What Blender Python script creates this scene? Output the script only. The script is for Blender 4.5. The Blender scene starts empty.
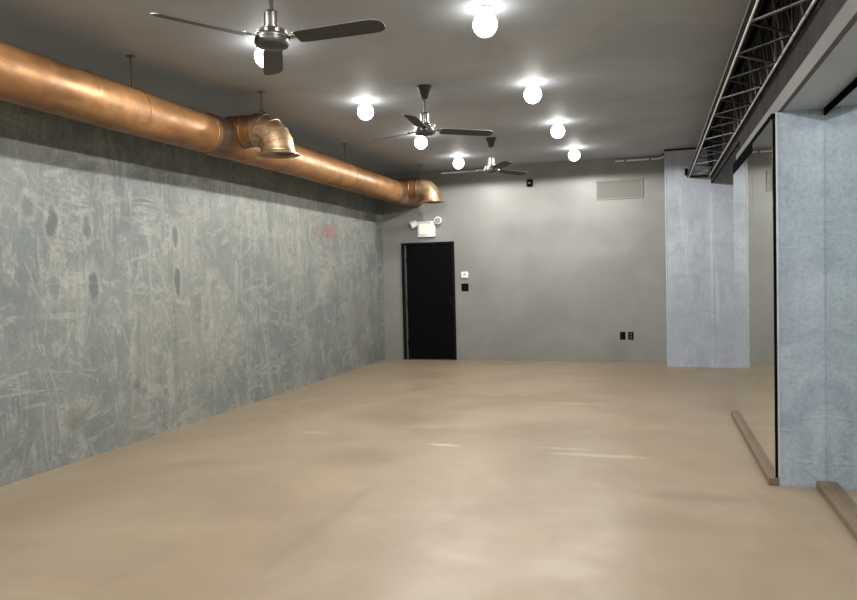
import bpy, bmesh, math, random
from mathutils import Vector, Matrix
random.seed(4)
PI = math.pi
scene = bpy.context.scene
C = scene.collection

# ------------------------------------------------------------------ room
XL, YB, HC = -4.58, 11.96, 3.28          # left wall, back wall, ceiling
YF, XR = -3.6, 1.95                      # wall behind the camera, outer right wall
NY, NX0, NX1 = 5.261, 0.79, 1.075        # near pier front
PY, PX = 11.456, 0.195                   # far pillar front
SOF = 2.49                               # soffit underside
MY1 = 7.67                               # far end of the mirrored wall

# ------------------------------------------------------------------ mesh helpers
def box(bm, x0, x1, y0, y1, z0, z1, bev=0.0, seg=2):
    t = bmesh.new()
    vs = [t.verts.new((x, y, z)) for x in (x0, x1) for y in (y0, y1) for z in (z0, z1)]
    for f in ((0,1,3,2),(4,6,7,5),(0,4,5,1),(2,3,7,6),(0,2,6,4),(1,5,7,3)):
        t.faces.new([vs[i] for i in f])
    bmesh.ops.recalc_face_normals(t, faces=t.faces)
    if bev > 0:
        bmesh.ops.bevel(t, geom=list(t.edges), offset=bev, segments=seg, affect='EDGES', profile=0.5)
    merge(bm, t)

def merge(bm, t, M=None):
    if M is not None: t.transform(M)
    me = bpy.data.meshes.new('tmp'); t.to_mesh(me); t.free()
    bm.from_mesh(me); bpy.data.meshes.remove(me)

def frame_of(d):
    d = d.normalized()
    a = Vector((0,0,1)) if abs(d.z) < 0.9 else Vector((1,0,0))
    u = d.cross(a).normalized(); v = d.cross(u).normalized()
    return u, v

def sweep(bm, pts, radii, n=24, cap=True, closed_u=None):
    """Round tube through pts, one radius for each point."""
    pts = [Vector(p) for p in pts]
    if not hasattr(radii, '__len__'): radii = [radii]*len(pts)
    rings = []; pu = None
    for i, p in enumerate(pts):
        if i == 0: d = pts[1]-pts[0]
        elif i == len(pts)-1: d = pts[-1]-pts[-2]
        else:
            d1 = (pts[i]-pts[i-1]); d2 = (pts[i+1]-pts[i])
            d = (d1.normalized() if d1.length > 1e-6 else Vector()) + (d2.normalized() if d2.length > 1e-6 else Vector())
        if d.length < 1e-6: d = Vector((0,0,1))
        d.normalize()
        if pu is None: u, v = frame_of(d)
        else:
            u = (pu - d*pu.dot(d))
            u = u.normalized() if u.length > 1e-6 else frame_of(d)[0]
            v = d.cross(u).normalized()
        pu = u
        rings.append([bm.verts.new(p + (u*math.cos(2*PI*k/n) + v*math.sin(2*PI*k/n))*radii[i]) for k in range(n)])
    fs = []
    for a, b in zip(rings, rings[1:]):
        for k in range(n):
            fs.append(bm.faces.new((a[k], a[(k+1)%n], b[(k+1)%n], b[k])))
    if cap:
        fs.append(bm.faces.new(rings[0][::-1])); fs.append(bm.faces.new(rings[-1]))
    bmesh.ops.recalc_face_normals(bm, faces=fs)

def lathe(bm, prof, n=32, c=(0,0,0), cap=True):
    """prof: list of (r, z) revolved about the vertical axis at c."""
    c = Vector(c); rings = []; fs = []
    for r, z in prof:
        rings.append([bm.verts.new(c + Vector((r*math.cos(2*PI*k/n), r*math.sin(2*PI*k/n), z))) for k in range(n)])
    for a, b in zip(rings, rings[1:]):
        for k in range(n):
            fs.append(bm.faces.new((a[k], a[(k+1)%n], b[(k+1)%n], b[k])))
    if cap:
        fs.append(bm.faces.new(rings[0][::-1])); fs.append(bm.faces.new(rings[-1]))
    bmesh.ops.recalc_face_normals(bm, faces=fs)

def bar(bm, p, q, w, h):
    p, q = Vector(p), Vector(q); d = q-p
    u, v = frame_of(d)
    vs = [bm.verts.new(e + u*sx*w/2 + v*sy*h/2) for e in (p, q) for sx, sy in ((-1,-1),(1,-1),(1,1),(-1,1))]
    fs = [bm.faces.new([vs[i] for i in f]) for f in ((0,1,2,3),(7,6,5,4),(0,4,5,1),(1,5,6,2),(2,6,7,3),(3,7,4,0))]
    bmesh.ops.recalc_face_normals(bm, faces=fs)

def obj(name, bm, m, parent=None, smooth=False, loc=None):
    me = bpy.data.meshes.new(name)
    if smooth:
        for f in bm.faces: f.smooth = True
        for e in bm.edges:
            if len(e.link_faces) == 2 and e.calc_face_angle(0) > math.radians(38): e.smooth = False
    bm.to_mesh(me); bm.free()
    me.materials.append(m)
    o = bpy.data.objects.new(name, me); C.objects.link(o)
    if parent is not None: o.parent = parent
    if loc is not None: o.location = loc
    return o

def tag(o, label, cat=None, group=None, kind=None):
    if label: o['label'] = label
    if cat: o['category'] = cat
    if group: o['group'] = group
    if kind: o['kind'] = kind
    return o

def thing(name, label, cat, loc=(0,0,0), group=None, kind=None):
    o = bpy.data.objects.new(name, None); C.objects.link(o)
    o.location = loc; o.empty_display_size = 0.1
    return tag(o, label, cat, group, kind)

def struct(name, bm, m, label=None, parent=None, cat=None):
    o = obj(name, bm, m, parent)
    if parent is None: tag(o, label, cat, None, 'structure')
    return o

def copy_tree(o, parent=None):
    c = o.copy(); C.objects.link(c)
    if parent is not None: c.parent = parent
    for ch in list(o.children): copy_tree(ch, c)
    return c

# ------------------------------------------------------------------ materials
class NT:
    def __init__(s, name):
        s.m = bpy.data.materials.new(name); s.m.use_nodes = True
        s.t = s.m.node_tree; s.n = s.t.nodes; s.l = s.t.links
        s.b = s.n['Principled BSDF']
        s._pos = None
    def new(s, t, **k):
        q = s.n.new(t)
        for a, v in k.items(): setattr(q, a, v)
        return q
    def put(s, sock, v):
        if hasattr(v, 'is_output'): s.l.new(v, sock)
        else: sock.default_value = v
    def pos(s):
        if s._pos is None: s._pos = s.new('ShaderNodeNewGeometry').outputs['Position']
        return s._pos
    def mapped(s, scale=(1,1,1), rot=(0,0,0), loc=(0,0,0)):
        q = s.new('ShaderNodeMapping'); s.l.new(s.pos(), q.inputs[0])
        q.inputs['Scale'].default_value = scale; q.inputs['Rotation'].default_value = rot; q.inputs['Location'].default_value = loc
        return q.outputs[0]
    def noise(s, scale, detail=4, rough=.55, dist=0, vec=None):
        q = s.new('ShaderNodeTexNoise'); q.inputs['Scale'].default_value = scale
        q.inputs['Detail'].default_value = detail; q.inputs['Roughness'].default_value = rough; q.inputs['Distortion'].default_value = dist
        s.l.new(vec if vec is not None else s.pos(), q.inputs['Vector'])
        return q.outputs['Fac']
    def math(s, op, a, b=0.0, clamp=False):
        q = s.new('ShaderNodeMath', operation=op, use_clamp=clamp); s.put(q.inputs[0], a); s.put(q.inputs[1], b); return q.outputs[0]
    def ramp(s, v, a, b, lo=0.0, hi=1.0):
        q = s.new('ShaderNodeMapRange', interpolation_type='SMOOTHSTEP')
        s.put(q.inputs['Value'], v); q.inputs['From Min'].default_value = a; q.inputs['From Max'].default_value = b
        q.inputs['To Min'].default_value = lo; q.inputs['To Max'].default_value = hi
        return q.outputs['Result']
    def mix(s, f, a, b):
        q = s.new('ShaderNodeMix', data_type='RGBA'); s.put(q.inputs[0], f)
        for k, v in ((6, a), (7, b)):
            if hasattr(v, 'is_output'): s.l.new(v, q.inputs[k])
            else: q.inputs[k].default_value = (*v, 1)
        return q.outputs[2]
    def bump(s, h, strength=.3, dist=.01):
        q = s.new('ShaderNodeBump'); q.inputs['Strength'].default_value = strength; q.inputs['Distance'].default_value = dist
        s.l.new(h, q.inputs['Height']); s.l.new(q.outputs[0], s.b.inputs['Normal'])
    def set(s, base=None, rough=None, metal=None, spec=None):
        if base is not None:
            if hasattr(base, 'is_output'): s.l.new(base, s.b.inputs['Base Color'])
            else: s.b.inputs['Base Color'].default_value = (*base, 1)
        if rough is not None: s.put(s.b.inputs['Roughness'], rough)
        if metal is not None: s.put(s.b.inputs['Metallic'], metal)
        if spec is not None: s.b.inputs['Specular IOR Level'].default_value = spec
        return s.m

def simple(name, col, rough=.5, metal=0.0, spec=.5, var=.12, scale=18):
    t = NT(name)
    k = t.noise(scale, 4)
    lo = tuple(c*(1-var) for c in col); hi = tuple(min(1, c*(1+var)) for c in col)
    t.set(t.mix(k, lo, hi), t.ramp(t.noise(scale*.6, 3), .3, .7, max(.02, rough-.05), rough+.05), metal, spec)
    return t.m

M = {}
def plaster(name, a, b, light, dark, stains_blotches=(), strokes=1.0, red=None):
    """Trowelled skim coat: mottled patches, curved pale trowel marks, vertical drips."""
    t = NT(name)
    raw = t.new('ShaderNodeSeparateXYZ'); t.l.new(t.pos(), raw.inputs[0])
    cmb = t.new('ShaderNodeCombineXYZ'); t.l.new(t.math('ADD', raw.outputs[0], raw.outputs[1]), cmb.inputs[1]); t.l.new(raw.outputs[2], cmb.inputs[2])
    t._pos = cmb.outputs[0]
    col = t.mix(t.ramp(t.noise(.75, 5, .6, .6), .38, .62), a, b)
    col = t.mix(t.math('MULTIPLY', t.ramp(t.noise(3.2, 6, .65, 1.2), .42, .72), .5), col, dark)
    # vertical drips
    v = t.noise(1.0, 5, .6, .3, t.mapped((5.5, 5.5, .55)))
    col = t.mix(t.math('MULTIPLY', t.ramp(v, .55, .72), .34), col, light)
    v2 = t.noise(1.0, 5, .6, .2, t.mapped((9, 9, .4), loc=(3, 7, 2)))
    col = t.mix(t.math('MULTIPLY', t.ramp(v2, .56, .75), .40), col, dark)
    # trowel marks: narrow ridges of distorted noise, in two slanted sets
    tot = None
    for i, (sc, rot, dist, w) in enumerate((((1,.7,2.6),( .9,0,0),1.0,.055), ((1,2.6,.6),(.35,0,0),1.2,.055), ((1,1.1,1.3),(-.5,0,0),2.0,.04), ((1,2.9,.8),(-.4,0,0),1.1,.06))):
        n = t.noise(1.25, 3, .55, dist, t.mapped(sc, rot, (i*3.1, i*1.7, i*2.3)))
        r = t.ramp(t.math('ABSOLUTE', t.math('SUBTRACT', n, .5)), 0.0, w, 1.0, 0.0)
        r = t.math('MULTIPLY', r, t.ramp(t.noise(2.1+.4*i, 3, .6, .5, t.mapped(loc=(i*5.0, 2, i))), .45, .62))
        tot = r if tot is None else t.math('MAXIMUM', tot, r)
    grit = t.ramp(t.noise(26, 5, .7), .35, .65, .35, 1.0)
    col = t.mix(t.math('MULTIPLY', t.math('MULTIPLY', tot, grit), .62*strokes), col, light)
    patch = t.ramp(t.noise(5.5, 6, .7, 1.6, t.mapped((1,1,.7), loc=(9,3,4))), .56, .72)
    col = t.mix(t.math('MULTIPLY', patch, .5*strokes), col, light)
    col = t.mix(t.math('MULTIPLY', t.ramp(t.noise(34, 5, .75), .42, .66), .36), col, dark)
    sep = raw
    wob = t.noise(9, 3, .6)
    for (sy, sz, ry, rz, amt, c) in stains_blotches:
        dy = t.math('DIVIDE', t.math('SUBTRACT', sep.outputs[1], sy), ry)
        dz = t.math('DIVIDE', t.math('SUBTRACT', sep.outputs[2], sz), rz)
        d = t.math('ADD', t.math('MULTIPLY', dy, dy), t.math('MULTIPLY', dz, dz))
        d = t.math('ADD', d, t.math('MULTIPLY', t.math('SUBTRACT', wob, .5), 3.0))
        if c is dk:
            col = t.mix(t.ramp(d, 1.2, 3.2, .32*amt, 0.0), col, light)
        col = t.mix(t.ramp(d, .25, 1.3, amt, 0.0), col, c)
    t.set(col, .62, 0, .3)
    h = t.math('ADD', t.math('MULTIPLY', tot, .7), t.math('ADD', t.noise(14, 6, .7), t.math('MULTIPLY', patch, .5)))
    t.bump(h, .35, .006)
    return t.m

dk = (.075, .085, .09)
stn_blotch = [(4.60,1.95,.060,.14,.75,dk),(4.97,1.95,.055,.10,.6,dk),(5.02,1.45,.060,.14,.7,dk),(4.60,1.45,.055,.11,.45,dk),
       (6.15,1.94,.055,.11,.7,dk),(6.16,1.47,.050,.14,.75,dk),(4.38,2.08,.06,.10,.5,dk),(4.33,1.35,.12,.28,.3,(.12,.13,.13)),
       (9.75,2.16,.24,.13,.42,(.30,.085,.075)),(9.30,2.18,.12,.15,.22,(.30,.10,.09)),(9.95,2.27,.14,.09,.30,(.30,.10,.09)),  # soft red blotches with fading rims
       (5.5,.52,.05,.05,.4,(.06,.06,.07)),(4.75,.35,.12,.10,.35,(.11,.10,.085))]
M['plaster_left'] = plaster('grey_green_plaster', (.163,.184,.182), (.222,.232,.208), (.385,.385,.335), (.105,.124,.127), stn_blotch)
M['plaster_blue'] = plaster('blue_grey_plaster', (.30,.365,.445), (.40,.47,.55), (.60,.67,.75), (.18,.23,.30), (), .2)
M['plaster_far'] = plaster('pale_blue_plaster', (.37,.41,.475), (.46,.50,.565), (.64,.69,.75), (.24,.275,.33), (), .2)

def paint(name, col, bands=True, rough=.5):
    t = NT(name)
    k = t.noise(.9, 5, .6, .4); lo = tuple(c*.9 for c in col); hi = tuple(c*1.08 for c in col)
    c = t.mix(t.ramp(k, .35, .65), lo, hi)
    h = t.noise(1.0, 4, .6, 0, t.mapped((.5, .5, 16)))
    c = t.mix(t.math('MULTIPLY', t.ramp(h, .5, .7), .12 if bands else .04), c, tuple(x*.75 for x in col))
    c = t.mix(t.math('MULTIPLY', t.ramp(t.noise(30, 4, .7), .45, .75), .08), c, tuple(x*1.3 for x in col))
    t.set(c, rough, 0, .35)
    t.bump(t.math('ADD', h, t.math('MULTIPLY', t.noise(60, 3, .6), .3)), .12, .004)
    return t.m
M['paint_back'] = paint('warm_grey_wall_paint', (.218,.219,.207), True, .42)
M['paint_right'] = paint('grey_wall_paint', (.25,.265,.275), False, .5)
M['paint_ceil'] = paint('dark_grey_ceiling_paint', (.39,.415,.445), False, .62)
M['paint_soffit'] = paint('grey_soffit_paint', (.29,.325,.365), False, .5)
M['fascia'] = paint('weathered_grey_board', (.075,.075,.071), True, .8)

def floor_mat():
    t = NT('tan_sealed_concrete')
    c = t.mix(t.ramp(t.noise(.55, 5, .6, .7), .35, .65), (.268,.208,.143), (.322,.255,.180))
    c = t.mix(t.math('MULTIPLY', t.ramp(t.noise(1.7, 6, .65, 1.0, t.mapped((1.4,.8,1), loc=(4,1,0))), .5, .75), .32), c, (.23,.178,.125))
    st = t.ramp(t.noise(1.0, 5, .6, .8, t.mapped((.5,2.2,1), (0,0,.3), (2,5,0))), .58, .75)
    c = t.mix(t.math('MULTIPLY', st, .26), c, (.40,.325,.24))
    c = t.mix(t.math('MULTIPLY', t.ramp(t.noise(22, 5, .7), .45, .8), .14), c, (.20,.155,.11))
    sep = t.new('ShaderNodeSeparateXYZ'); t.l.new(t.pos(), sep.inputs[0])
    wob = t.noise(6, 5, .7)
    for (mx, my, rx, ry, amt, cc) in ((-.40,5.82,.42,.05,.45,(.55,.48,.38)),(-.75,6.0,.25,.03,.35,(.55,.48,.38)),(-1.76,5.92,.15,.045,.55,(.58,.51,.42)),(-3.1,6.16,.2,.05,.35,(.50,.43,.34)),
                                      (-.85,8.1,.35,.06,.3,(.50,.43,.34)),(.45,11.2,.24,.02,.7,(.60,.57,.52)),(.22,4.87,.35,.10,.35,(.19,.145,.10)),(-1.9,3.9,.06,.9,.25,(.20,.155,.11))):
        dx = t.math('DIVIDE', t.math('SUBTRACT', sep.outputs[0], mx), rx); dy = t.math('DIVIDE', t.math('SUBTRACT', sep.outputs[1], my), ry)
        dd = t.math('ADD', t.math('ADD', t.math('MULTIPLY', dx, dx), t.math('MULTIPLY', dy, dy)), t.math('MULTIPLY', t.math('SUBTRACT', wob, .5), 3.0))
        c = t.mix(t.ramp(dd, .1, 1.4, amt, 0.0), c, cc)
    t.set(c, t.ramp(t.noise(1.3, 5, .6, .6), .3, .7, .36, .54), 0, .38)
    t.bump(t.noise(7, 5, .6), .05, .01)
    return t.m
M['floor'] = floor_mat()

def duct_mat():
    t = NT('copper_coated_sheet_metal')
    c = t.mix(t.ramp(t.noise(1.6, 5, .6, .8), .35, .68), (.165,.078,.027), (.28,.140,.052))
    c = t.mix(t.math('MULTIPLY', t.ramp(t.noise(5, 6, .7, 1.0), .5, .75), .45), c, (.12,.055,.028))
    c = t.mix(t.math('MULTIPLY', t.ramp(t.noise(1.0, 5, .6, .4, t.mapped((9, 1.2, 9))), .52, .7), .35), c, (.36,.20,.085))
    c = t.mix(t.math('MULTIPLY', t.ramp(t.noise(2.6, 6, .7, 1.5, t.mapped(loc=(1,6,2))), .5, .68), .6), c, (.10,.055,.032))
    t.set(c, t.ramp(t.noise(6, 5, .65), .3, .7, .36, .58), .5, .45)
    t.bump(t.noise(3.5, 3, .5, .4), .25, .02)
    return t.m
M['duct'] = duct_mat()
def elbow_mat():
    t = NT('brassy_galvanised_metal')
    c = t.mix(t.ramp(t.noise(7, 5, .65, .8), .35, .68), (.22,.140,.075), (.38,.265,.16))
    c = t.mix(t.math('MULTIPLY', t.ramp(t.noise(13, 5, .7), .52, .75), .5), c, (.16,.10,.06))
    t.set(c, t.ramp(t.noise(9, 4, .6), .3, .7, .30, .50), .7, .5)
    return t.m
M['elbow'] = elbow_mat()
M['collar_shade'] = simple('dark_bronze_shade', (.10,.062,.038), .45, .5)  # dark tone for the collar bands and the shade painted inside the outlets
M['rod'] = simple('hanger_rod_steel', (.22,.17,.12), .45, .7)
M['chrome'] = simple('polished_nickel', (.36,.345,.32), .30, 1.0, .5, .05)
M['motor'] = simple('dark_gunmetal', (.035,.034,.034), .35, .1, .5)
M['blade'] = simple('dark_grey_blade', (.062,.060,.058), .65, 0, .2)
M['black'] = simple('satin_black_paint', (.005,.005,.0055), .7, 0, 0.0)
M['black_frame'] = simple('black_metal_frame', (.006,.006,.0065), .65, 0, .06)
M['jamb'] = simple('dark_grey_stop_strip', (.055,.055,.055), .4)
M['white'] = simple('white_plastic', (.80,.79,.75), .4, 0, .5, .03)
M['whitemetal'] = simple('white_enamel', (.72,.72,.70), .4, 0, .5, .03)
M['steel_dark'] = simple('blackened_steel', (.014,.014,.015), .6, 0, .3, .4, 9)
M['steel_mid'] = simple('worn_grey_steel', (.10,.098,.095), .45, .3, .5, .3, 12)
M['steel_light'] = simple('bare_steel_edge', (.55,.54,.51), .4, .1, .5, .2, 14)
M['void'] = simple('black_painted_deck', (.006,.006,.0065), .9, 0, .1)
M['beam'] = simple('dark_stained_beam', (.032,.031,.031), .8, 0, 0.0, .5, 3)
M['plinth'] = simple('brown_concrete_kerb', (.175,.135,.10), .75, 0, .15, .2, 6)
M['grille'] = simple('painted_grey_grille', (.205,.205,.185), .5, 0, .4, .06)
M['slot'] = simple('dark_slot', (.05,.05,.048), .6)
M['pale_edge'] = simple('pale_corner_edge', (.46,.50,.55), .5, 0, .3, .3, 7)  # pale tone of the thin strips on the pillar corners
M['glassy_grey'] = simple('grey_display', (.25,.27,.26), .2)
def mirror_mat():
    t = NT('silvered_mirror_glass')
    c = t.mix(t.ramp(t.noise(1.5, 4, .6), .3, .7), (.80,.845,.815), (.84,.88,.85))
    t.set(c, t.ramp(t.noise(2.5, 4, .6), .35, .7, .012, .03), 1.0)
    return t.m
M['mirror'] = mirror_mat()
def emis(name, col, strength, base=(.9,.9,.88)):
    t = NT(name); t.set(base, .4)
    t.b.inputs['Emission Color'].default_value = (*col, 1); t.b.inputs['Emission Strength'].default_value = strength
    return t.m
M['lens'] = emis('lit_lamp_lens', (1.0,.975,.94), 15.0)
M['signface'] = emis('backlit_cream_sign_face', (1.0,.90,.62), .55, (.85,.80,.62))

# ------------------------------------------------------------------ setting
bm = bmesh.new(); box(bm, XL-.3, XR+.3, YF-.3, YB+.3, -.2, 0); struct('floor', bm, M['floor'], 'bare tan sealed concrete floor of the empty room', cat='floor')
bm = bmesh.new(); box(bm, XL-.3, XL, YF-.3, YB+.3, 0, 3.75); struct('wall_left', bm, M['plaster_left'], 'long grey green trowelled plaster wall under the copper duct', cat='wall')
bm = bmesh.new(); box(bm, XL, XR, YB, YB+.3, 0, 3.75); struct('wall_back', bm, M['paint_back'], 'smooth warm grey end wall around the black door', cat='wall')
bm = bmesh.new(); box(bm, XL, XR, YF-.3, YF, 0, 3.75); struct('wall_front', bm, M['paint_back'], 'grey wall closing the near end of the room', cat='wall')
bm = bmesh.new(); box(bm, XR, XR+.3, YF-.3, YB+.3, 0, 3.75); struct('wall_right', bm, M['paint_right'], 'grey outer wall behind the mirrored piers', cat='wall')
bm = bmesh.new(); box(bm, XL, .70, YF, YB, HC, HC+.12)
struct('ceiling', bm, M['paint_ceil'], 'flat dark grey painted ceiling with the fans', cat='ceiling')
bm = bmesh.new(); box(bm, .58, 1.1, YF, YB, 3.68, 3.75); box(bm, .68, .70, YF, YB, HC+.12, 3.68); box(bm, .862, .90, YF, YB, HC+.12, 3.68)
struct('ceiling_recess', bm, M['void'], 'black open slot in the ceiling above the lattice girder', cat='ceiling')
bm = bmesh.new(); box(bm, .862, XR, YF, YB, HC, HC+.12); struct('ceiling.002', bm, M['paint_ceil'], 'strip of ceiling over the recess beyond the lattice girder', cat='ceiling')
# far pillar
bm = bmesh.new(); box(bm, PX, XR, PY, YB, 0, 3.252)
box(bm, .845, 1.5, PY-.045, PY, 0, 2.585)
pf = struct('pillar', bm, M['plaster_far'], 'pale blue plaster pillar against the back wall', cat='pillar')
bm = bmesh.new(); box(bm, PX-.01, .62, PY-.006, PY+.2, 3.254, HC-.002)
struct('trim', bm, M['beam'], 'dark gap strip along the top of the far pillar', cat='trim')
bm = bmesh.new(); box(bm, PX-.003, PX+.012, PY-.004, PY+.02, .01, 3.25, .001); tag(obj('corner_strip', bm, M['pale_edge'], pf), 'pale corner strip')
# near pier and the mirrored wall behind it
bm = bmesh.new(); box(bm, NX0, XR, NY, NY+.5, 0, SOF)
pn = struct('pillar.001', bm, M['plaster_blue'], 'near blue grey plaster pier beside the mirrored wall', cat='pillar')
bm = bmesh.new(); box(bm, NX0-.003, NX0+.010, NY-.004, NY+.001, .06, SOF-.002, .001); tag(obj('corner_strip', bm, M['pale_edge'], pn), 'pale corner strip')
bm = bmesh.new(); box(bm, NX0, XR, NY+.5, MY1, 0, SOF)
struct('wall_right.001', bm, M['paint_right'], 'stub wall carrying the tall mirrors', cat='wall')
bm = bmesh.new(); box(bm, NX1+.02, XR, YF, NY, 0, SOF)
struct('wall_right.002', bm, M['paint_right'], 'set back wall carrying the mirror in front of the near pier', cat='wall')
bm = bmesh.new(); box(bm, .83, XR, YF, MY1+.08, SOF, SOF+.09)
struct('ceiling.001', bm, M['paint_soffit'], 'low grey soffit above the near pier', cat='ceiling')
bm = bmesh.new(); box(bm, .80, .83, YF, MY1+.08, SOF, SOF+.1, .004)
struct('trim.001', bm, M['fascia'], 'pale weathered fascia board under the dark beam', cat='trim')
bm = bmesh.new(); box(bm, .838, .860, YF, MY1+.08, 2.592, HC-.002); box(bm, .838, .860, MY1+.08, PY, 2.735, HC-.002)
struct('beam', bm, M['beam'], 'dark stained beam running over the mirrors beside the lattice girder', cat='beam')
bm = bmesh.new(); box(bm, .725, NX0, NY-.01, MY1+.02, 0, .05, .006)
struct('baseboard_right', bm, M['plinth'], 'low brown kerb under the far mirrors', cat='baseboard')
bm = bmesh.new(); box(bm, 1.012, NX1+.02, YF, NY-.012, 0, .05, .006)
struct('baseboard_right.001', bm, M['plinth'], 'low brown kerb under the near mirror by the pier', cat='baseboard')

# ------------------------------------------------------------------ door
d = thing('door_1', 'plain black door in a black frame in the back wall', 'door', (-3.735, YB, 0), kind='structure')
dw = .477
bm = bmesh.new(); box(bm, -dw, -dw+.055, -.05, -.001, 0, 2.05, .004); box(bm, dw-.035, dw, -.05, -.001, 0, 2.05, .004); box(bm, -dw+.055, dw-.035, -.05, -.001, 2.01, 2.05, .004)
obj('door_frame', bm, M['black_frame'], d)
bm = bmesh.new(); box(bm, -dw+.055, -dw+.085, -.04, -.001, .012, 2.01, .003); tag(obj('stop_strip', bm, M['jamb'], d), 'dark grey strip at the hinge side')
bm = bmesh.new(); box(bm, -dw+.088, dw-.037, -.03, -.001, .012, 2.008, .004); obj('door_panel', bm, M['black'], d)
h = bpy.data.objects.new('door_handle', None)
bm = bmesh.new(); box(bm, dw-.10, dw-.06, -.036, -.030, .94, 1.10, .004); sweep(bm, [(dw-.08,-.034,1.03),(dw-.08,-.075,1.03),(dw-.082,-.08,1.03),(dw-.17,-.08,1.03)], .008, 10)
obj('door_handle', bm, M['black_frame'], d, True)
bm = bmesh.new()
for z in (.3, 1.0, 1.75): sweep(bm, [(-dw+.087,-.036,z-.05),(-dw+.087,-.036,z+.05)], .007, 8)
obj('hinge', bm, M['black_frame'], d, True)
bm = bmesh.new(); box(bm, -dw, dw, -.06, -.001, 0, .011, .003); tag(obj('threshold', bm, M['steel_mid'], d), 'worn steel threshold strip')

# ------------------------------------------------------------------ things on the back wall
s = thing('emergency_light', 'white emergency sign box with two lamp heads above the black door', 'emergency light', (-3.735, YB, 2.14))
bm = bmesh.new(); box(bm, -.155, .155, -.085, -.001, .0, .275, .012); obj('housing', bm, M['white'], s, True)
bm = bmesh.new(); box(bm, -.115, .115, -.090, -.080, .055, .225, .004); tag(obj('sign_face', bm, M['signface'], s), 'glowing cream sign face')
def lamp_head(x, rz, ry, z):
    e = bpy.data.objects.new('lamp_head', None)
    bm = bmesh.new()
    lathe(bm, [(.02,-.10),(.052,-.085),(.062,-.02),(.066,.03),(.06,.036)], 20)
    Mx = Matrix.Translation((x, -.10, z)) @ Matrix.Rotation(rz, 4, 'Z') @ Matrix.Rotation(ry, 4, 'X')
    bm.transform(Mx)
    sweep(bm, [(x, -.08, z), (x*.72, -.05, z-.01), (x*.6, -.045, z-.015)], .014, 10)
    o = obj('lamp_head', bm, M['white'], s, True)
    g = bmesh.new(); lathe(g, [(.056,.030),(.050,.040),(.02,.044)], 20); g.transform(Mx)
    obj('lamp_glass', g, M['glassy_grey'], o, True)
    return o
lamp_head(-.245, math.radians(-55), math.radians(115), .215)
lamp_head(.225, math.radians(8), math.radians(98), .275)

t = thing('thermostat', 'small white thermostat on the back wall right of the door', 'thermostat', (-3.08, YB, 1.468))
bm = bmesh.new(); box(bm, -.062, .062, -.03, -.001, -.055, .055, .012, 3); obj('housing', bm, M['white'], t, True)
bm = bmesh.new(); box(bm, -.022, .022, -.033, -.028, -.004, .024, .002); obj('display', bm, M['glassy_grey'], t)
t = thing('switch_plate', 'black light switch plate just under the white thermostat', 'light switch', (-3.083, YB, 1.255))
bm = bmesh.new(); box(bm, -.062, .062, -.009, -.001, -.066, .066, .004); obj('plate', bm, M['black'], t)
bm = bmesh.new(); box(bm, -.018, .018, -.016, -.008, -.034, .034, .003); obj('rocker', bm, M['black_frame'], t)

def outlet(x, label, slots):
    t = thing('wall_outlet', label, 'outlet', (x, YB, .425), 'black outlets low on the back wall')
    bm = bmesh.new(); box(bm, -.042, .042, -.009, -.001, -.062, .062, .004); obj('plate', bm, M['black'], t)
    for z in (.026, -.026):
        bm = bmesh.new(); lathe(bm, [(.018,-.0115),(.018,-.004)], 16); bm.transform(Matrix.Translation((0,-.0195,z)) @ Matrix.Rotation(PI/2,4,'X') @ Matrix.Translation((0,0,0)))
        bm.free()
        bm = bmesh.new(); box(bm, -.019, .019, -.0125, -.008, z-.017, z+.017, .003); o = obj('socket', bm, M['black_frame'] if slots == 0 else M['jamb'], t)
outlet(-.478, 'black wall outlet low on the back wall, farther from the pale pillar', 0)
outlet(-.352, 'black wall outlet with greyer sockets, nearer to the pale pillar', 1)
t = thing('junction_box', 'small black box high on the back wall behind the farthest fan', 'junction box', (-1.93, YB, 2.965))
bm = bmesh.new(); box(bm, -.045, .045, -.045, -.001, -.06, .06, .006); obj('housing', bm, M['black'], t)
bm = bmesh.new(); lathe(bm, [(.018,0),(.02,.006),(.012,.008)], 16); bm.transform(Matrix.Translation((0,-.044,0)) @ Matrix.Rotation(PI/2,4,'X')); obj('socket', bm, M['steel_mid'], t, True)

t = thing('air_grille', 'wide grey painted air grille high on the back wall near the pillar', 'air grille', (-.497, YB, 2.778))
bm = bmesh.new(); W, H = .365, .155
box(bm, -W, W, -.018, -.001, H-.022, H, .003); box(bm, -W, W, -.018, -.001, -H, -H+.022, .003)
box(bm, -W, -W+.022, -.018, -.001, -H+.022, H-.022, .003); box(bm, W-.022, W, -.018, -.001, -H+.022, H-.022, .003)
obj('frame', bm, M['grille'], t)
bm = bmesh.new()
for i in range(14):
    z = -H+.034 + i*(2*H-.068)/13
    bm2 = bmesh.new(); box(bm2, -W+.022, W-.022, -.006, .006, -.0095, .0095); merge(bm, bm2, Matrix.Translation((0,-.010,z)) @ Matrix.Rotation(math.radians(24),4,'X'))
obj('louvres', bm, M['grille'], t)
bm = bmesh.new(); box(bm, -W+.02, W-.02, -.003, -.001, -H+.02, H-.02); obj('backing', bm, M['slot'], t)

t = thing('conduit_pipe', 'thin white conduit along the top of the back wall by the pillar', 'pipe', (0, YB, 0))
bm = bmesh.new(); sweep(bm, [(-.55,-.03,3.225),(-.1,-.03,3.222),(.10,-.03,3.222),(.15,-.03,3.226),(.17,-.05,3.226),(.17,-.16,3.226)], .013, 10); obj('tube', bm, M['whitemetal'], t, True)
for x in (-.4, -.02):
    bm = bmesh.new(); box(bm, x-.012, x+.012, -.046, -.001, 3.205, 3.242, .003); obj('strap', bm, M['steel_mid'], t)

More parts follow.
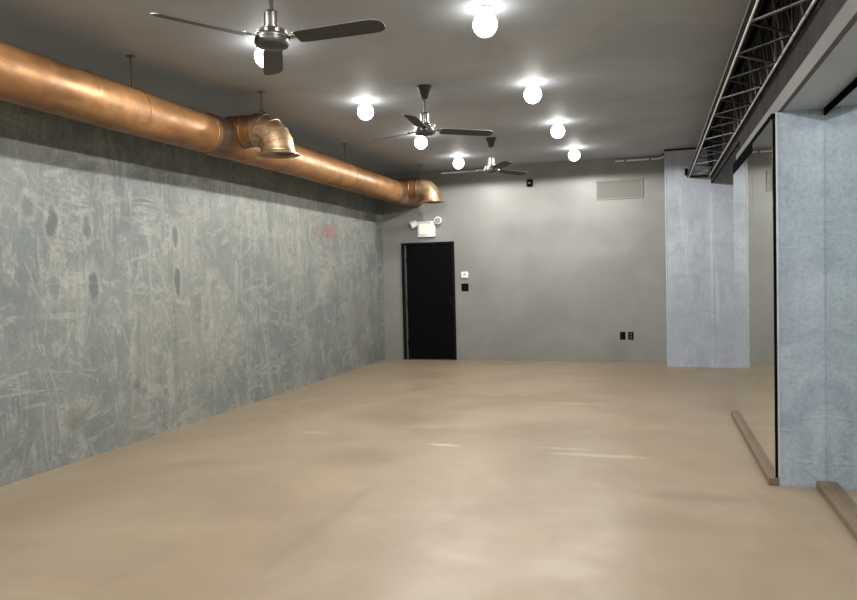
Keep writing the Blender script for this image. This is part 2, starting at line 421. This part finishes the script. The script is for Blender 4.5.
# ------------------------------------------------------------------ copper duct
DX, DZ, DR = -3.95, 2.84, .179
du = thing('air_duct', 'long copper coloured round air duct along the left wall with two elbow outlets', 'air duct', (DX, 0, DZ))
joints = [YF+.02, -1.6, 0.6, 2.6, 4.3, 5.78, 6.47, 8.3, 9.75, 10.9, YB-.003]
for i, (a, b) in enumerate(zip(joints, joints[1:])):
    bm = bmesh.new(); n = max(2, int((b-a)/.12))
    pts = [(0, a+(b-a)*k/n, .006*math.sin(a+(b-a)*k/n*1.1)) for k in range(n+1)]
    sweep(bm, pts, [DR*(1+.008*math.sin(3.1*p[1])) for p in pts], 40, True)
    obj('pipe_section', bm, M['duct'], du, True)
for y in joints[1:-1]:
    bm = bmesh.new(); sweep(bm, [(0,y-.022,0),(0,y-.018,0),(0,y-.006,0),(0,y+.006,0),(0,y+.018,0),(0,y+.022,0)], [DR-.002,DR+.002,DR+.003,DR+.003,DR+.002,DR-.002], 40)
    obj('joint_band', bm, M['duct'], du, True)
def branch(y, hook):
    col = bmesh.new()
    sweep(col, [(0,y-.40,0),(0,y-.395,0),(0,y-.15,0),(0,y-.145,0)], [DR+.001,DR+.010,DR+.010,DR+.001], 40); tag(obj('saddle_shade', col, M['collar_shade'], du, True), 'dark bronze band widened for the shade beside the outlet branch')  # dark collar, widened to stand in for the shading by the branch
    zc = .072; r = .160
    bm = bmesh.new(); sweep(bm, [(.02,y,zc),(.19,y,zc),(.195,y,zc),(.20,y,zc),(.31,y,zc)], [r,r,r+.001,r-.004,r-.004], 32)
    stub = obj('branch_pipe', bm, M['duct'], du, True)
    # gored elbow turning down
    cx_, cz_, br = .315, zc-.215, .215
    bm = bmesh.new()
    g = 5; pts = []; 
    for k in range(g+1):
        a = PI/2*k/g
        pts.append((cx_+br*math.sin(a), y, cz_+br*math.cos(a)))
    sweep(bm, pts, [r]*len(pts), 32)
    el = obj('elbow', bm, M['elbow'], du, True)
    bm = bmesh.new()
    for k in range(0, g+1):
        p = Vector(pts[k]); a = PI/2*k/g; tdir = Vector((math.cos(a),0,-math.sin(a)))
        sweep(bm, [p-tdir*.008, p-tdir*.005, p+tdir*.005, p+tdir*.008], [r-.002,r+.005,r+.005,r-.002], 32, False)
    obj('gore_seam', bm, M['elbow'], el, True)
    e = pts[-1]
    bm = bmesh.new()
    prof = [(r-.004,.05),(r+.002,.0),(r+.012,-.02),(r+.046,-.032),(r+.048,-.038),(r+.01,-.036),(r-.012,-.015),(r-.014,.045)]
    lathe(bm, prof, 36, e, False); obj('outlet_flange', bm, M['elbow'], el, True)
    bm = bmesh.new(); lathe(bm, [(r-.012,-.004),(r-.012,-.010)], 36, e); tag(obj('outlet_shade', bm, M['collar_shade'], el), 'dark disc for the shade inside the outlet')  # dark disc added to paint the shade inside the open outlet
    # hanger
    bm = bmesh.new(); hx = .37; top = HC-DZ
    sweep(bm, [(hx,y,zc+r-.02),(hx,y,top-.001)], .008, 10)
    box(bm, hx-.03, hx+.03, y-.03, y+.03, top-.012, top-.001, .003)
    sweep(bm, [(hx-.05,y,zc+r-.012),(hx-.02,y,zc+r+.02),(hx,y,zc+r+.05)], .006, 8); sweep(bm, [(hx+.05,y,zc+r-.03),(hx+.02,y,zc+r+.015),(hx,y,zc+r+.05)], .006, 8)
    obj('hanger', bm, M['rod'], du, True)
branch(6.2, True); branch(11.2, True)
for y in (4.83, 9.0, 1.6):
    bm = bmesh.new(); top = HC-DZ
    sweep(bm, [(0,y,DR-.005),(0,y,top-.001)], .007, 10); box(bm, -.03, .03, y-.02, y+.02, top-.012, top-.001, .002)
    sweep(bm, [(0,y-.010,0),(0,y-.008,0),(0,y+.008,0),(0,y+.010,0)], [DR+.001,DR+.005,DR+.005,DR+.001], 40)
    obj('hanger', bm, M['duct'], du, True)

# ------------------------------------------------------------------ ceiling lights
def make_light():
    t = thing('ceiling_light', '', 'ceiling light', (0,0,0), 'globe ceiling lights in two rows')
    bm = bmesh.new(); lathe(bm, [(.060,-.001),(.062,-.008),(.050,-.018),(.030,-.024),(.030,-.040),(.026,-.044)], 32); obj('lamp_base', bm, M['whitemetal'], t, True)
    bm = bmesh.new(); lathe(bm, [(.024,-.034)]+[(.083*math.sin(PI*k/16), -.112+.083*math.cos(PI*k/16)) for k in range(2,16)]+[(.004,-.195)], 32); tag(obj('globe', bm, M['lens'], t, True), 'glowing white globe')
    return t
POWER = 83
ld = bpy.data.lights.new('lamp_glow', 'SPOT'); ld.spot_size = PI; ld.spot_blend = .12; ld.energy = POWER; ld.color = (1.0,.965,.92); ld.shadow_soft_size = .025
lt = make_light(); first = True
rowL = {3.0:None, 4.93:'ceiling light showing just under the motor of the nearest fan', 6.93:'bright ceiling light between the nearest fan and the second fan, on the duct side',
        8.78:'ceiling light just below the motor of the second fan', 10.64:'small ceiling light left of the farthest fan', 1.05:None, -.9:None}
rowR = {3.0:None, 4.86:'largest and brightest ceiling light near the top edge, away from the duct', 6.9:'second largest light of the row away from the duct',
        8.79:'third light from the front in the row away from the duct', 10.68:'ceiling light nearest the grey air grille', 1.05:None, -.9:None}
for X, row, side in ((-2.8, rowL, 'duct'), (-1.07, rowR, 'girder')):
    for y, lab in row.items():
        o = lt if first else copy_tree(lt)
        o.location = (X, y, HC)
        o['label'] = lab or {3.0:'ceiling light above the near floor, beyond the top edge, on the %s side',1.05:'ceiling light over the camera position on the %s side',-.9:'ceiling light behind the camera on the %s side'}[y] % side
        if first: lo = bpy.data.objects.new('lamp_glow', ld); C.objects.link(lo); lo.location = (0,0,-.225); lo.parent = o
        first = False

# ------------------------------------------------------------------ fans
def blade_bm(a):
    bm = bmesh.new(); n = 10; out = []
    for s_ in (1, -1):
        row = []
        pr = [(.16,.052),(.20,.060),(.45,.064),(.60,.066),(.655,.062),(.685,.048),(.698,.028),(.702,0)]
        up = [(x_, w) for x_, w in pr]; pl = up + [(x_, -w) for x_, w in pr[-2::-1]]
        row = [bm.verts.new((x_, w, .003*s_)) for x_, w in pl]
        out.append(row)
    bm.faces.new(out[0]); bm.faces.new(out[1][::-1])
    k = len(out[0])
    for i in range(k): bm.faces.new((out[0][i], out[1][i], out[1][(i+1)%k], out[0][(i+1)%k]))
    bmesh.ops.recalc_face_normals(bm, faces=bm.faces)
    bm.transform(Matrix.Rotation(a,4,'Z') @ Matrix.Rotation(math.radians(-13),4,'X') @ Matrix.Translation((0,0,0)))
    return bm
def bracket_bm(a):
    bm = bmesh.new()
    box(bm, .085, .20, -.02, .02, .004, .010, .002); box(bm, .15, .21, -.045, .045, .004, .009, .002)
    for y in (-.03, .03):
        lathe(bm, [(.008,.009),(.008,.014),(.004,.016)], 10, (.185,y,0))
    bm.transform(Matrix.Rotation(a,4,'Z') @ Matrix.Rotation(math.radians(-13),4,'X'))
    return bm
def make_fan():
    t = thing('ceiling_fan', '', 'ceiling fan', (0,0,0), 'three bladed ceiling fans')
    zb = 2.86-HC
    bm = bmesh.new(); lathe(bm, [(.074,-.001),(.074,-.008),(.066,-.02),(.050,-.06),(.038,-.10),(.034,-.118),(.022,-.124)], 28); obj('canopy', bm, M['motor'], t, True)
    bm = bmesh.new(); sweep(bm, [(0,0,-.11),(0,0,zb+.09)], .0135, 16); tag(obj('downrod', bm, M['chrome'], t, True), 'bright nickel rod')
    bm = bmesh.new(); lathe(bm, [(.020,zb+.172),(.034,zb+.166),(.044,zb+.155),(.044,zb+.080),(.050,zb+.075),(.050,zb+.06)], 28); tag(obj('coupling_cover', bm, M['chrome'], t, True), 'bright nickel cup above the motor')
    bm = bmesh.new(); lathe(bm, [(.044,zb+.068),(.070,zb+.062),(.086,zb+.05),(.090,zb+.030),(.096,zb+.020),(.096,zb+.010)], 32)
    for k in range(9):
        a = 2*PI*k/9; lathe(bm, [(.011,zb+.028),(.011,zb+.046),(.005,zb+.05)], 10, (.088*math.cos(a), .088*math.sin(a), 0))
    tag(obj('motor_crown', bm, M['chrome'], t, True), 'polished crown with bolts')
    bm = bmesh.new(); lathe(bm, [(.092,zb+.012),(.102,zb+.004),(.103,zb-.02),(.094,zb-.034),(.062,zb-.044),(.030,zb-.048),(.008,zb-.050)], 32); obj('motor_housing', bm, M['motor'], t, True)
    for k in range(3):
        a = 2*PI*k/3
        b = obj('blade', blade_bm(a), M['blade'], t); b.location = (0,0,zb)
        obj('blade_bracket', bracket_bm(a), M['chrome'], b, True)
    return t
fan = make_fan()
for i, (x, y, a, lab) in enumerate(((-2.10,3.78,-1,'nearest ceiling fan with dark grey blades at the top edge'), (-2.065,6.62,36,'middle ceiling fan with dark blades between the two rows of lights'), (-2.035,9.46,60,'smallest ceiling fan nearest the back wall'))):
    o = fan if i == 0 else copy_tree(fan)
    o.location = (x, y, HC); o.rotation_euler = (0,0,math.radians(a)); o['label'] = lab

# ------------------------------------------------------------------ lattice girder
GZ, G0, G1 = 2.838, .533, .822
Y0, Y1 = 1.3, PY-.012
g = thing('lattice_girder', 'dark open lattice steel girder running along the right side under the ceiling', 'girder', (0, Y0, GZ))
L = Y1-Y0
def chord(x0, x1, dz, m, lab=None):
    bm = bmesh.new(); box(bm, x0, x1, 0, L, dz, dz+.006); return tag(obj('chord', bm, m, g), lab)
c1 = chord(G0-.034, G0-.004, .0, M['steel_dark'])
bm = bmesh.new(); box(bm, G0-.034, G0-.030, 0, L, .006, .018); obj('upstand', bm, M['steel_dark'], c1)
bm = bmesh.new(); sweep(bm, [(G0,0,0),(G0,L,0)], .008, 10); tag(obj('edge_bar', bm, M['steel_light'], g, True), 'bright bare steel bar along the lower edge')
bm = bmesh.new(); sweep(bm, [(G1-.005,0,0),(G1-.005,L,0)], .009, 10); tag(obj('edge_bar', bm, M['steel_light'], g, True), 'bright bare steel bar along the lower edge')
c2 = chord(G1+.003, G1+.014, .0, M['steel_dark'])
top = .38
bm = bmesh.new(); box(bm, .70, .72, 0, L, top, top+.05); obj('chord', bm, M['steel_dark'], g)
bm = bmesh.new(); box(bm, .77, .79, 0, L, top, top+.05); obj('chord', bm, M['steel_dark'], g)
npan = 32; pl = L/npan
for i in range(npan):
    y = i*pl
    bm = bmesh.new()
    if i % 2 == 0: bar(bm, (G0,y,.012), (G1,y+pl,.012), .022, .008)
    else: bar(bm, (G1,y,.012), (G0,y+pl,.012), .022, .008)
    obj('lacing_bar', bm, M['steel_mid'] if i % 3 == 0 else M['steel_dark'], g)
    for xx, xt in ((G0+.004, .71), (G1-.004, .78)):
        bm = bmesh.new(); bar(bm, (xx,y,.01), (xt,y+pl/2,top+.02), .02, .012); bar(bm, (xt,y+pl/2,top+.02), (xx,y+pl,.01), .02, .012)
        obj('web_bar', bm, M['steel_dark'] if (i+int(xx*10)) % 4 else M['steel_mid'], g)
bm = bmesh.new(); box(bm, G0-.06, G0-.02, L-.06, L+.008, .03, .13, .004); obj('end_bracket', bm, M['black'], g)
bm = bmesh.new(); box(bm, G0, G1+.01, L-.02, L+.008, -.006, .03, .002); obj('end_plate', bm, M['steel_dark'], g)

# ------------------------------------------------------------------ mirrors
def mirror(y0, y1, x0, z0, z1, label):
    t = thing('wall_mirror', label, 'mirror', (x0, (y0+y1)/2, z0), 'frameless mirrors along the right wall')
    w = (y1-y0)/2; H = z1-z0
    bm = bmesh.new(); box(bm, .0, .005, -w, w, 0, H, .0015, 1); obj('glass', bm, M['mirror'], t)
    bm = bmesh.new(); box(bm, .0055, .016, -w, w, 0, H); obj('backing_board', bm, M['black'], t)
    return t
m1 = mirror(NY+.002, 6.235, .765, .052, 2.45, 'tall wall mirror touching the near blue pier')
m2 = mirror(6.24, MY1-.01, .765, .052, 2.385, 'tall wall mirror at the far end of the mirrored wall')
m3 = mirror(1.6, NY-.004, NX1, .052, 2.44, 'large near mirror at the right edge in front of the blue pier')
bm = bmesh.new(); box(bm, .762, NX0-.002, NY+.004, 6.235, 2.452, 2.486, .002); box(bm, .762, NX0-.002, 6.245, MY1-.02, 2.388, 2.486, .004)
tag(obj('mirror_rail', bm, M['black']), 'black rail along the top of the tall mirrors', 'rail')

bm = bmesh.new(); box(bm, NX1-.004, NX1+.018, 1.6, NY-.004, 2.444, SOF-.001, .002)
tag(obj('mirror_rail', bm, M['black']), 'black rail along the top of the near mirror by the pier', 'rail')

# ------------------------------------------------------------------ camera
cam = bpy.data.cameras.new('camera'); co = bpy.data.objects.new('camera', cam); C.objects.link(co)
r = Vector((0.95423039, 0.29807614, -0.02439199)); u = Vector((0.01329056, 0.03921421, 0.99914244)); f = Vector((-0.29877703, 0.95373626, -0.03345779))
co.matrix_world = Matrix(((r.x,u.x,-f.x,0),(r.y,u.y,-f.y,0),(r.z,u.z,-f.z,1.46533),(0,0,0,1)))
cam.sensor_width = 36; cam.lens = 36*717.945/857; cam.clip_start = .02; cam.clip_end = 100
scene.camera = co

w = bpy.data.worlds.new('world'); scene.world = w; w.use_nodes = True
w.node_tree.nodes['Background'].inputs[0].default_value = (.5,.55,.6,1); w.node_tree.nodes['Background'].inputs[1].default_value = .02

vs = scene.view_settings
scene.display_settings.display_device = 'sRGB'
vs.view_transform = 'Standard'; vs.look = 'None'; vs.gamma = 1; vs.exposure = 0.1; vs.use_curve_mapping = False
